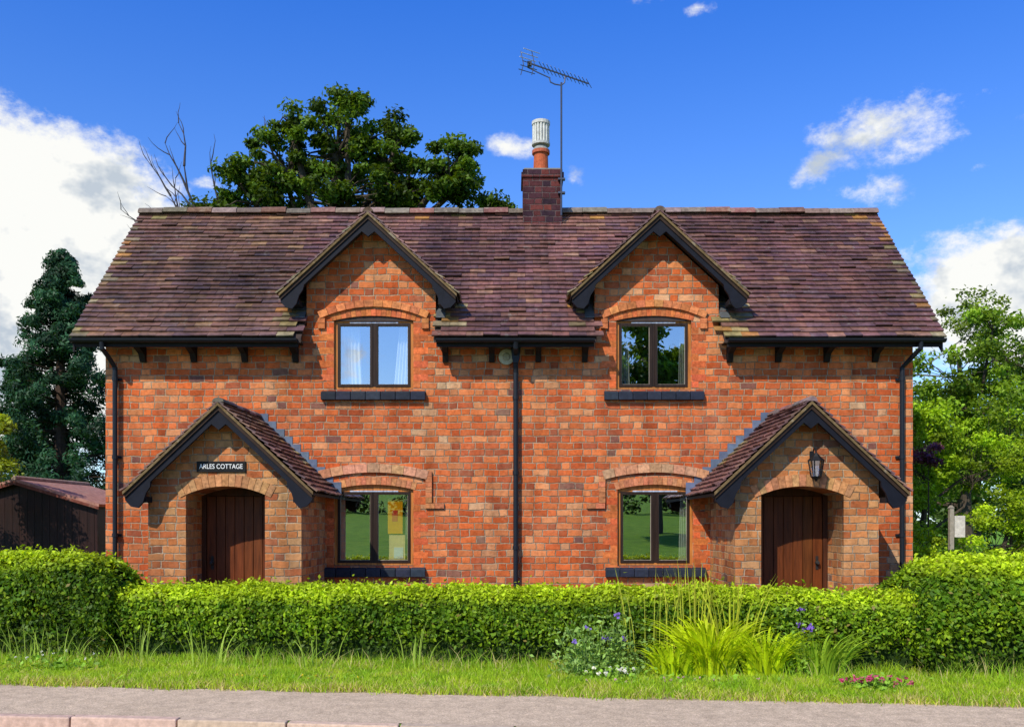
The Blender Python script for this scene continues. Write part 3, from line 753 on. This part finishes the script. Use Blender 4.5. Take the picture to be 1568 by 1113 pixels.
def flowerplant(name,x,y,rx,h,nl,nf,fcol,lcol,fs=.028,fh=(.6,1.)):
    e=empty(name)
    P=np.stack([x+rng.normal(0,rx*.5,nl),y+rng.normal(0,.1,nl),np.abs(rng.normal(0,1,nl))*h*.42],1); P[:,2]=np.clip(P[:,2],.01,h*.95)
    leaves('leaves',P,np.tile([0,-.4,1.],(nl,1)),rng.uniform(.014,.036,nl),np.array(lcol)*rng.uniform(.5,1.4,(nl,1)),parent=e)
    m=MB(); Q=[]
    for i in range(nf):
        bx=x+random.gauss(0,rx*.4); by=y+random.gauss(0,.07); hx=bx+random.gauss(0,.08); hz=h*random.uniform(*fh)
        m.tube([(bx,by,0),((bx+hx)/2,by,hz*.5),(hx,by-.03,hz)],.003,(.1,.16,.04),4); 
        for j in range(9): Q.append((hx+random.gauss(0,fs*.5),by-.03+random.gauss(0,fs*.4),hz+random.gauss(0,fs*.45)))
    m.obj('stems',M_stem,e); Q=np.array(Q); 
    leaves('petals',Q,np.tile([0,-1.,.6],(len(Q),1)),rng.uniform(.5,1.,len(Q))*fs,np.array(fcol)*rng.uniform(.7,1.2,(len(Q),1)),parent=e,aspect=.8)
flowerplant('columbine_plant',1.0,-5.35,.42,.66,1300,4,(.26,.16,.62),(.27,.42,.09),.026)
flowerplant('columbine_plant',.66,-5.45,.26,.54,500,2,(.26,.18,.6),(.27,.42,.10),.024)
flowerplant('columbine_plant',2.95,-5.3,.22,.74,500,5,(.26,.14,.6),(.25,.42,.05),.026)
clump('seeding_grass_plant',.85,-5.25,40,(.35,.75),(.05,.35),.016,(.30,.46,.09),.2,.35)
flowerplant('daisy_plant',1.0,-5.62,.4,.14,500,12,(.8,.78,.72),(.25,.44,.04),.018)
flowerplant('pink_clover_plant',3.42,-6.15,.30,.15,700,22,(.65,.10,.24),(.24,.42,.04),.020)
flowerplant('daisy_plant',-4.9,-5.0,.5,.22,300,8,(.75,.75,.68),(.25,.44,.04),.012)
flowerplant('clover_plant',1.55,-5.9,.9,.10,500,14,(.6,.35,.40),(.25,.44,.04),.011)
flowerplant('dandelion_plant',-2.2,-5.6,1.4,.08,300,9,(.75,.55,.03),(.25,.44,.04),.010)

# ------------------------------------------------------------------ trees
def tree(name,base,trunk,ells,cr,lp,ls,col,seed,trunk_r=.25,bark=(.07,.055,.04),flat=.7,hollow=.35,light=1.8):
    R=random.Random(seed); e=empty(name); mb=MB(); PL=[];CL=[];NL=[]
    b=Vector(base); top=Vector(trunk)
    mb.tube([b,b.lerp(top,.35)+Vector((R.uniform(-.1,.1),0,0)),b.lerp(top,.7)+Vector((R.uniform(-.15,.15),0,0)),top],[trunk_r*1.25,trunk_r,trunk_r*.8,trunk_r*.35],bark,8)
    for (cx,cy,cz,rx,ry,rz_,nc) in ells:
        c=Vector((cx,cy,cz)); f=R.uniform(.45,.85); s=b.lerp(top,f); 
        low=c-Vector((0,0,rz_*.5)); mid=s.lerp(low,.5)+Vector((R.uniform(-.3,.3),R.uniform(-.3,.3),.1))
        r0=trunk_r*.5; mb.tube([s,mid,low,c],[r0,r0*.7,r0*.4,r0*.18],bark,6)
        for i in range(nc):
            d=Vector((R.gauss(0,1),R.gauss(0,1),R.gauss(0,1))).normalized(); rad=hollow+(1.1-hollow)*R.random()**.6
            p=c+Vector((d.x*rx,d.y*ry,d.z*rz_))*rad
            st=low.lerp(c,R.random()); m2=st.lerp(p,.55)+Vector((R.uniform(-.15,.15),R.uniform(-.15,.15),R.uniform(-.1,.2)))
            mb.tube([st,m2,p],[r0*.22,r0*.14,r0*.05],bark,4,False)
            k=int(lp*R.uniform(.5,1.4)); q=cr*R.uniform(.6,1.35)
            g=rng.normal(0,1,(k,3)); g=unit(g)*(rng.uniform(0,1,(k,1))**.5)*rng.uniform(.8,1.25,(k,1))
            L=g*np.array([q*1.15,q*1.15,q*flat]); PL.append(L+np.array(p)); NL.append(g*.6+np.array([0,0,.7]))
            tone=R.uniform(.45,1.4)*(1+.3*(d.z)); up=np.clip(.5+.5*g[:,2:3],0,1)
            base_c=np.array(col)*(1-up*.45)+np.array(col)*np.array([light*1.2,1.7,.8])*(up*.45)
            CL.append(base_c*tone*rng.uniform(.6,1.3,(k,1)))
    mb.obj('trunk_and_branches',M_bark,e)
    P=np.vstack(PL);N=np.vstack(NL);C=np.vstack(CL)
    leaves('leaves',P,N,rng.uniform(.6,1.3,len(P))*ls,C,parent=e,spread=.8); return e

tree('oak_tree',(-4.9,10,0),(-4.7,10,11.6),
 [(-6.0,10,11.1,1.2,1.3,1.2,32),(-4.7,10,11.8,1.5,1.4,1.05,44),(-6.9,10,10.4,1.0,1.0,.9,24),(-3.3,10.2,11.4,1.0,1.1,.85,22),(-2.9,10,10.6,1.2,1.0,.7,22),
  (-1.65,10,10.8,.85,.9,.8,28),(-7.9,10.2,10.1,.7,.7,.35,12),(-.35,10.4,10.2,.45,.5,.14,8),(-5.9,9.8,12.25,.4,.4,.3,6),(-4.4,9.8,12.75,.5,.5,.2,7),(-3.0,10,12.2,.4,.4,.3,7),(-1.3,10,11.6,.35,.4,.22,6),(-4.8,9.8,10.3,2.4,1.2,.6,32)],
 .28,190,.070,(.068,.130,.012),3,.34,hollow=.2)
def bare(name,base,dirs,seed):
    R=random.Random(seed); mb=MB(); e=empty(name)
    def grow(p,d,L,r,dep):
        pts=[p];rr=[r];q=p.copy();dd=d.copy()
        for i in range(4):
            dd=(dd+Vector((R.gauss(0,.16),R.gauss(0,.12),R.gauss(0,.1)+.04))).normalized(); q=q+dd*L/4; pts.append(q.copy()); rr.append(r*(1-.2*(i+1)))
            if dep>0 and i>0: grow(q.copy(),(dd+Vector((R.uniform(-.8,.8),R.uniform(-.3,.3),R.uniform(-.1,.5)))).normalized(),L*.5,r*.45,dep-1)
        mb.tube(pts,rr,(.06,.055,.06),5)
    for d,L,r in dirs: grow(Vector(base),Vector(d).normalized(),L,r,2)
    mb.tube([(base[0]+.5,base[1],0),base],[.2,.12],(.06,.055,.06),6)
    mb.obj('branches',M_bark,e)
bare('dead_tree',(-7.9,10,8.6),[((-.25,0,1),2.7,.08),((-.7,0,.9),2.4,.07),((.10,0,1),2.9,.09),((-1,0,.6),1.9,.06)],11)

def conifer(name,x,y,H,R0,n,seed,col=(.024,.072,.030)):
    R=random.Random(seed); e=empty(name); mb=MB(); mb.tube([(x,y,0),(x,y,H*.5),(x,y,H*.97)],[.3,.18,.02],(.06,.04,.03),8)
    PL=[];CL=[];NL=[]
    for i in range(n):
        f=R.random()**1.15; z=.3+f*(H-.5); prof=min(1,(1-f)**.55*1.2)*(.85+.5*mnoise.noise(Vector((f*9,seed,0)))+.1)
        a=R.uniform(0,6.28); rr=R0*prof*R.uniform(.25,1.15); p=Vector((x+rr*math.cos(a),y+rr*math.sin(a),z))
        mb.tube([(x,y,z-.1),p],[.03,.008],(.05,.035,.025),4,False)
        k=R.randint(120,200); g=unit(rng.normal(0,1,(k,3)))*(rng.uniform(0,1,(k,1))**.5); q=R.uniform(.28,.52)*(.6+.6*(1-f))
        L=g*np.array([q,q,q*.8]); L[:,2]-=.5*np.hypot(L[:,0],L[:,1])
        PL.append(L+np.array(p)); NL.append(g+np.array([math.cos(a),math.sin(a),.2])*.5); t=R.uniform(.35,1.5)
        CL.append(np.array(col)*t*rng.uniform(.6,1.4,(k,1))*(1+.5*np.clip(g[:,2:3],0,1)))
    mb.obj('trunk_and_branches',M_bark,e); P=np.vstack(PL)
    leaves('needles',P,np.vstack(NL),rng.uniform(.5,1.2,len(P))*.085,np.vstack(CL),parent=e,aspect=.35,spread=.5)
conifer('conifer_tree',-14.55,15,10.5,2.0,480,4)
conifer('conifer_tree',-16.3,16,7.2,1.6,180,5)
conifer('conifer_tree',-13.0,17,6.8,1.5,190,6)

tree('garden_shrub',(-9.3,1.4,0),(-9.3,1.4,2.2),[(-9.3,1.4,2.9,.42,.45,.65,22),(-9.6,1.2,2.2,.5,.5,.8,16)],.20,200,.036,(.19,.26,.015),8,.06)
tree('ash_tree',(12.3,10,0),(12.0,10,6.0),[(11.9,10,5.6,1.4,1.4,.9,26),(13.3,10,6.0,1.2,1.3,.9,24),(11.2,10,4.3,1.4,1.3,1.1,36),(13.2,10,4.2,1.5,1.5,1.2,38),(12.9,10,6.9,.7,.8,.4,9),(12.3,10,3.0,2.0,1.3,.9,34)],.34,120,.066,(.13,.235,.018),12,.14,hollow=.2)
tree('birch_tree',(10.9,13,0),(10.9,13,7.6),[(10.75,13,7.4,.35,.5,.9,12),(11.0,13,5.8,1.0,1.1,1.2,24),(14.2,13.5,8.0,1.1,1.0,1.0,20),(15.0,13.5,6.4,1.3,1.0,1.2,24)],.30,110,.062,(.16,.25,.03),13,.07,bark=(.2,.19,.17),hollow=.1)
tree('garden_shrub',(8.6,4.5,0),(8.6,4.5,2.8),[(8.4,4.5,3.2,.85,.8,1.0,36),(9.7,4.6,2.9,.9,.8,1.1,38),(8.2,4.2,1.5,.9,.8,1.1,36),(10.6,4.8,3.4,.8,.8,1.0,28)],.25,200,.043,(.19,.32,.014),14,.07)
tree('garden_shrub',(8.9,1.6,0),(8.9,1.6,1.6),[(8.6,1.6,1.2,.9,.8,.9,40),(9.4,1.4,2.0,.8,.8,1.1,46),(7.5,1.9,.8,.55,.5,.6,22)],.22,200,.036,(.24,.38,.015),15,.06)
tree('purple_shrub',(8.15,3.2,0),(8.15,3.2,2.4),[(8.05,3.0,2.95,.30,.25,.22,8)],.15,110,.035,(.16,.05,.14),16,.02)
tree('laurel_shrub',(6.75,-1.0,0),(6.75,-1.0,.7),[(6.75,-1.0,.62,.45,.4,.5,30)],.18,150,.035,(.06,.13,.016),17,.03)
tree('hawthorn_tree',(15,16,0),(15,16,4.6),[(14.8,16,4.4,2.0,2,1.7,44),(12.2,17,3.2,2.2,1.6,1.7,44),(18,16,5.0,2.2,2,2.2,40)],.5,180,.09,(.10,.19,.02),18,.15)
def treeline(name,x0,x1,y,hmin,hmax,n,col,seed,ls=.28,base=0):
    R=random.Random(seed);PL=[];CL=[];NL=[];mb=MB();e=empty(name)
    for i in range(n):
        x=R.uniform(x0,x1);h=hmin+(hmax-hmin)*(.5+.5*mnoise.noise(Vector((x*.08,seed,0))))*R.uniform(.6,1.2); z=base+h*R.uniform(.1,.95); k=130
        g=unit(rng.normal(0,1,(k,3)))*(rng.uniform(0,1,(k,1))**.5)
        PL.append(g*np.array([1.5,1.2,1.1])+np.array([x,y+R.uniform(-2,2),z])); NL.append(g+np.array([0,0,.5])); CL.append(np.array(col)*R.uniform(.5,1.3)*rng.uniform(.7,1.3,(k,1)))
        if i%12==0: mb.tube([(x,y,base-.5),(x,y,base+h*.7)],[.3,.1],(.06,.05,.04),5)
    mb.obj('trunks',M_bark,e); P=np.vstack(PL); leaves('leaves',P,np.vstack(NL),rng.uniform(.6,1.2,len(P))*ls,np.vstack(CL),parent=e)
treeline('distant_trees',-70,-14,48,3,7,200,(.06,.11,.03),2)
treeline('distant_trees',14,80,48,4,8,230,(.09,.16,.03),3)
treeline('field_hedgerow_trees',-60,60,-75,2.5,5.5,260,(.04,.08,.018),4,base=2.3)
tree('lime_tree',(9.5,-46,.8),(9.5,-46,10),[(9.5,-46,10,4.4,3.5,4.8,95),(13.5,-47,9,3.5,3,4,50),(6.6,-46,8.5,2.4,2.5,3.0,34)],1.0,150,.22,(.08,.17,.02),21,.4)

# ------------------------------------------------------------------ shed, fence, posts
shed=empty('garden_shed'); mb=MB(); sx0,sx1,sy0,sy1=-10.6,-7.75,2.4,5.2; sc=-9.25; BRW=(.022,.008,.006)
x=sx0
while x<sx1-.01:
    w=.14; xe=min(x+w-.006,sx1); m=(x+xe)/2; zt=2.42-.30*abs(m-sc)-.03; mb.box(x,xe,sy0,sy0+.02,0,zt,jit(BRW,.2)); x+=w
mb.box(sx0,sx1,sy0+.021,sy1,0,1.9,BRW)
mb.obj('shed_walls',M_wood,shed)
mb=MB()
for sg,xe in ((-1,sx0-.1),(1,sx1+.08)):
    ze=2.42-.30*abs(xe-sc); mb.prism([(sc,2.42),(xe,ze),(xe,ze-.05),(sc,2.36)],sy0-.12,sy1+.1,(.34,.17,.13))
    mb.prism([(sc,2.37),(xe,ze-.05),(xe,ze-.10),(sc,2.31)],sy0-.135,sy0-.121,(.16,.05,.035))
mb.tube([(sc,sy0-.13,2.43),(sc,sy1+.1,2.43)],.05,(.35,.24,.18),8)
mb.obj('shed_roof',M_ridge,shed)
fence=empty('timber_fence'); mb=MB(); x=-12.5
while x<-6.9:
    mb.box(x,x+.115,-1.0,-.98,0,1.12+random.uniform(-.01,.01),jit((.05,.03,.02),.2)); x+=.12
mb.box(-12.5,-6.9,-.979,-.94,.3,.38,(.05,.03,.02)); mb.box(-12.5,-6.9,-.979,-.94,.85,.93,(.05,.03,.02)); mb.obj('fence_boards',M_wood,fence)
mb=MB(); mb.box(7.53,7.60,1.0,1.07,0,1.85,(.30,.26,.20)); mb.prism([(7.52,1.85),(7.61,1.85),(7.565,1.90)],.99,1.08,(.3,.26,.2)); mb.box(7.62,7.80,1.02,1.05,1.35,1.72,(.55,.50,.42))
mb.obj('gate_post',M_stone)

# ------------------------------------------------------------------ sky, sun, camera
EL=math.radians(43); AZ=math.radians(32)
w=bpy.data.worlds.new('World'); scene.world=w; w.use_nodes=True; t=w.node_tree; t.nodes.clear()
N=t.nodes.new; L=t.links.new
out=N('ShaderNodeOutputWorld'); bg=N('ShaderNodeBackground'); L(bg.outputs[0],out.inputs[0]); bg.inputs[1].default_value=.13
sky=N('ShaderNodeTexSky'); sky.sky_type='NISHITA'; sky.sun_disc=False; sky.sun_elevation=EL; sky.sun_rotation=math.radians(212)
sky.air_density=1.0; sky.dust_density=.35; sky.ozone_density=3.0
tc=N('ShaderNodeTexCoord')
def M(op,a,b=None,c=None,clamp=False):
    nd=N('ShaderNodeMath'); nd.operation=op; nd.use_clamp=clamp
    for i,v in enumerate((a,b,c)):
        if v is None: continue
        if isinstance(v,(int,float)): nd.inputs[i].default_value=v
        else: L(v,nd.inputs[i])
    return nd.outputs[0]
def VM(op,a,b):
    nd=N('ShaderNodeVectorMath'); nd.operation=op; L(a,nd.inputs[0]); nd.inputs[1].default_value=b
    return nd.outputs['Value'] if op=='LENGTH' else nd.outputs[0]
sep=N('ShaderNodeSeparateXYZ'); L(tc.outputs['Generated'],sep.inputs[0])
tr=N('ShaderNodeValToRGB'); e=tr.color_ramp.elements; e[0].position=.14; e[0].color=(.50,.63,.80,1); e[1].position=.52; e[1].color=(.13,.42,.95,1); L(sep.outputs[2],tr.inputs[0])
hs=N('ShaderNodeMix'); hs.data_type='RGBA'; hs.blend_type='MULTIPLY'; hs.inputs[0].default_value=1; L(sky.outputs[0],hs.inputs[6]); L(tr.outputs[0],hs.inputs[7])
h2=N('ShaderNodeVectorMath'); h2.operation='SCALE'; L(hs.outputs[2],h2.inputs[0]); h2.inputs['Scale'].default_value=2.0
clouds=[(-.53,.34,.15,.09,1.5),(-.46,.27,.14,.10,1.5),(-.56,.20,.16,.14,1.5),(-.42,.34,.045,.035,.9),(-.47,.38,.05,.03,.9),(.41,.425,.09,.034,.70),(.45,.445,.06,.03,.70),(.33,.385,.05,.022,.55),(.38,.35,.045,.022,.50),(.53,.265,.10,.055,1.3),(.56,.22,.13,.07,1.3),(.48,.23,.05,.04,1.0),
 (0,.405,.03,.016,.58),(.07,.375,.02,.014,.55),(.20,.55,.03,.008,.45),(.14,.56,.03,.010,.5),(.50,.46,.05,.012,.5),(.50,.38,.025,.012,.5),(-.33,.365,.03,.012,.5),(.55,.43,.04,.020,.6),(.51,.32,.02,.02,.5)]
mask=None
for (u,v,ru,rv,am) in clouds:
    l=math.sqrt(1+u*u+v*v); c=(u/l,1/l,v/l)
    d=VM('LENGTH',VM('MULTIPLY',VM('SUBTRACT',tc.outputs['Generated'],c),(1/(ru*.95),1.2,1/(rv*.95))),(0,0,0))
    m=M('MULTIPLY',M('SUBTRACT',1.25,d,None,True),am)
    mask=m if mask is None else M('MAXIMUM',mask,m)
def NO(sc,det,r,scale=(1,1,1),off=(0,0,0)):
    mp=N('ShaderNodeMapping'); mp.inputs['Scale'].default_value=scale; mp.inputs['Location'].default_value=off; L(tc.outputs['Generated'],mp.inputs[0])
    n=N('ShaderNodeTexNoise'); n.inputs['Scale'].default_value=sc; n.inputs['Detail'].default_value=det; n.inputs['Roughness'].default_value=r; L(mp.outputs[0],n.inputs['Vector']); return n.outputs['Fac']
n1=NO(13,8,.66,(1,1,1.5)); n1b=NO(10,5,.6,(1,1,1.4),(.012,0,-.03)); n2=NO(3.2,5,.6,(1,1,2.0),(3,1,0))
rear=M('MULTIPLY',M('MULTIPLY',M('SUBTRACT',.1,sep.outputs[1],None,True),2.5,None,True),M('MULTIPLY',M('SUBTRACT',n2,.42),4,None,True))
dens=M('ADD',M('MAXIMUM',mask,M('MULTIPLY',rear,.9)),M('MULTIPLY',M('SUBTRACT',n1,.5),2.1))
mr=N('ShaderNodeMapRange'); mr.interpolation_type='SMOOTHSTEP'; L(dens,mr.inputs[0]); mr.inputs[1].default_value=.32; mr.inputs[2].default_value=.84
gate=M('MULTIPLY',M('ADD',mask,rear),4,None,True)
cf=M('MULTIPLY',M('MULTIPLY',mr.outputs[0],gate),.99)
sh=M('MULTIPLY_ADD',M('SUBTRACT',n1b,.5),4.5,.66,True)
cr=N('ShaderNodeValToRGB'); cr.color_ramp.elements[0].position=.1; cr.color_ramp.elements[0].color=(.55,.62,.70,1); cr.color_ramp.elements[1].position=.6; cr.color_ramp.elements[1].color=(1,1,.96,1); L(sh,cr.inputs[0])
c2=N('ShaderNodeVectorMath'); c2.operation='SCALE'; L(cr.outputs[0],c2.inputs[0]); c2.inputs['Scale'].default_value=7.6
mx=N('ShaderNodeMix'); mx.data_type='RGBA'; L(cf,mx.inputs[0]); L(h2.outputs[0],mx.inputs[6]); L(c2.outputs[0],mx.inputs[7]); L(mx.outputs[2],bg.inputs[0])
w.cycles.sampling_method='MANUAL'; w.cycles.sample_map_resolution=512

sd=bpy.data.lights.new('sun','SUN'); sd.energy=5.0; sd.angle=math.radians(.5); sd.color=(1,.93,.79)
so=bpy.data.objects.new('sun',sd); link(so)
tow=Vector((-math.sin(AZ)*math.cos(EL),-math.cos(AZ)*math.cos(EL),math.sin(EL)))
so.rotation_euler=tow.to_track_quat('Z','Y').to_euler(); so.location=tow*40
cam=bpy.data.cameras.new('camera'); co=bpy.data.objects.new('camera',cam); link(co)
co.location=(0,-15,1.6); co.rotation_euler=(math.radians(90),0,0)
cam.lens=32.72; cam.sensor_width=36; cam.shift_y=.1553; cam.clip_end=3000; cam.clip_start=.05
scene.camera=co
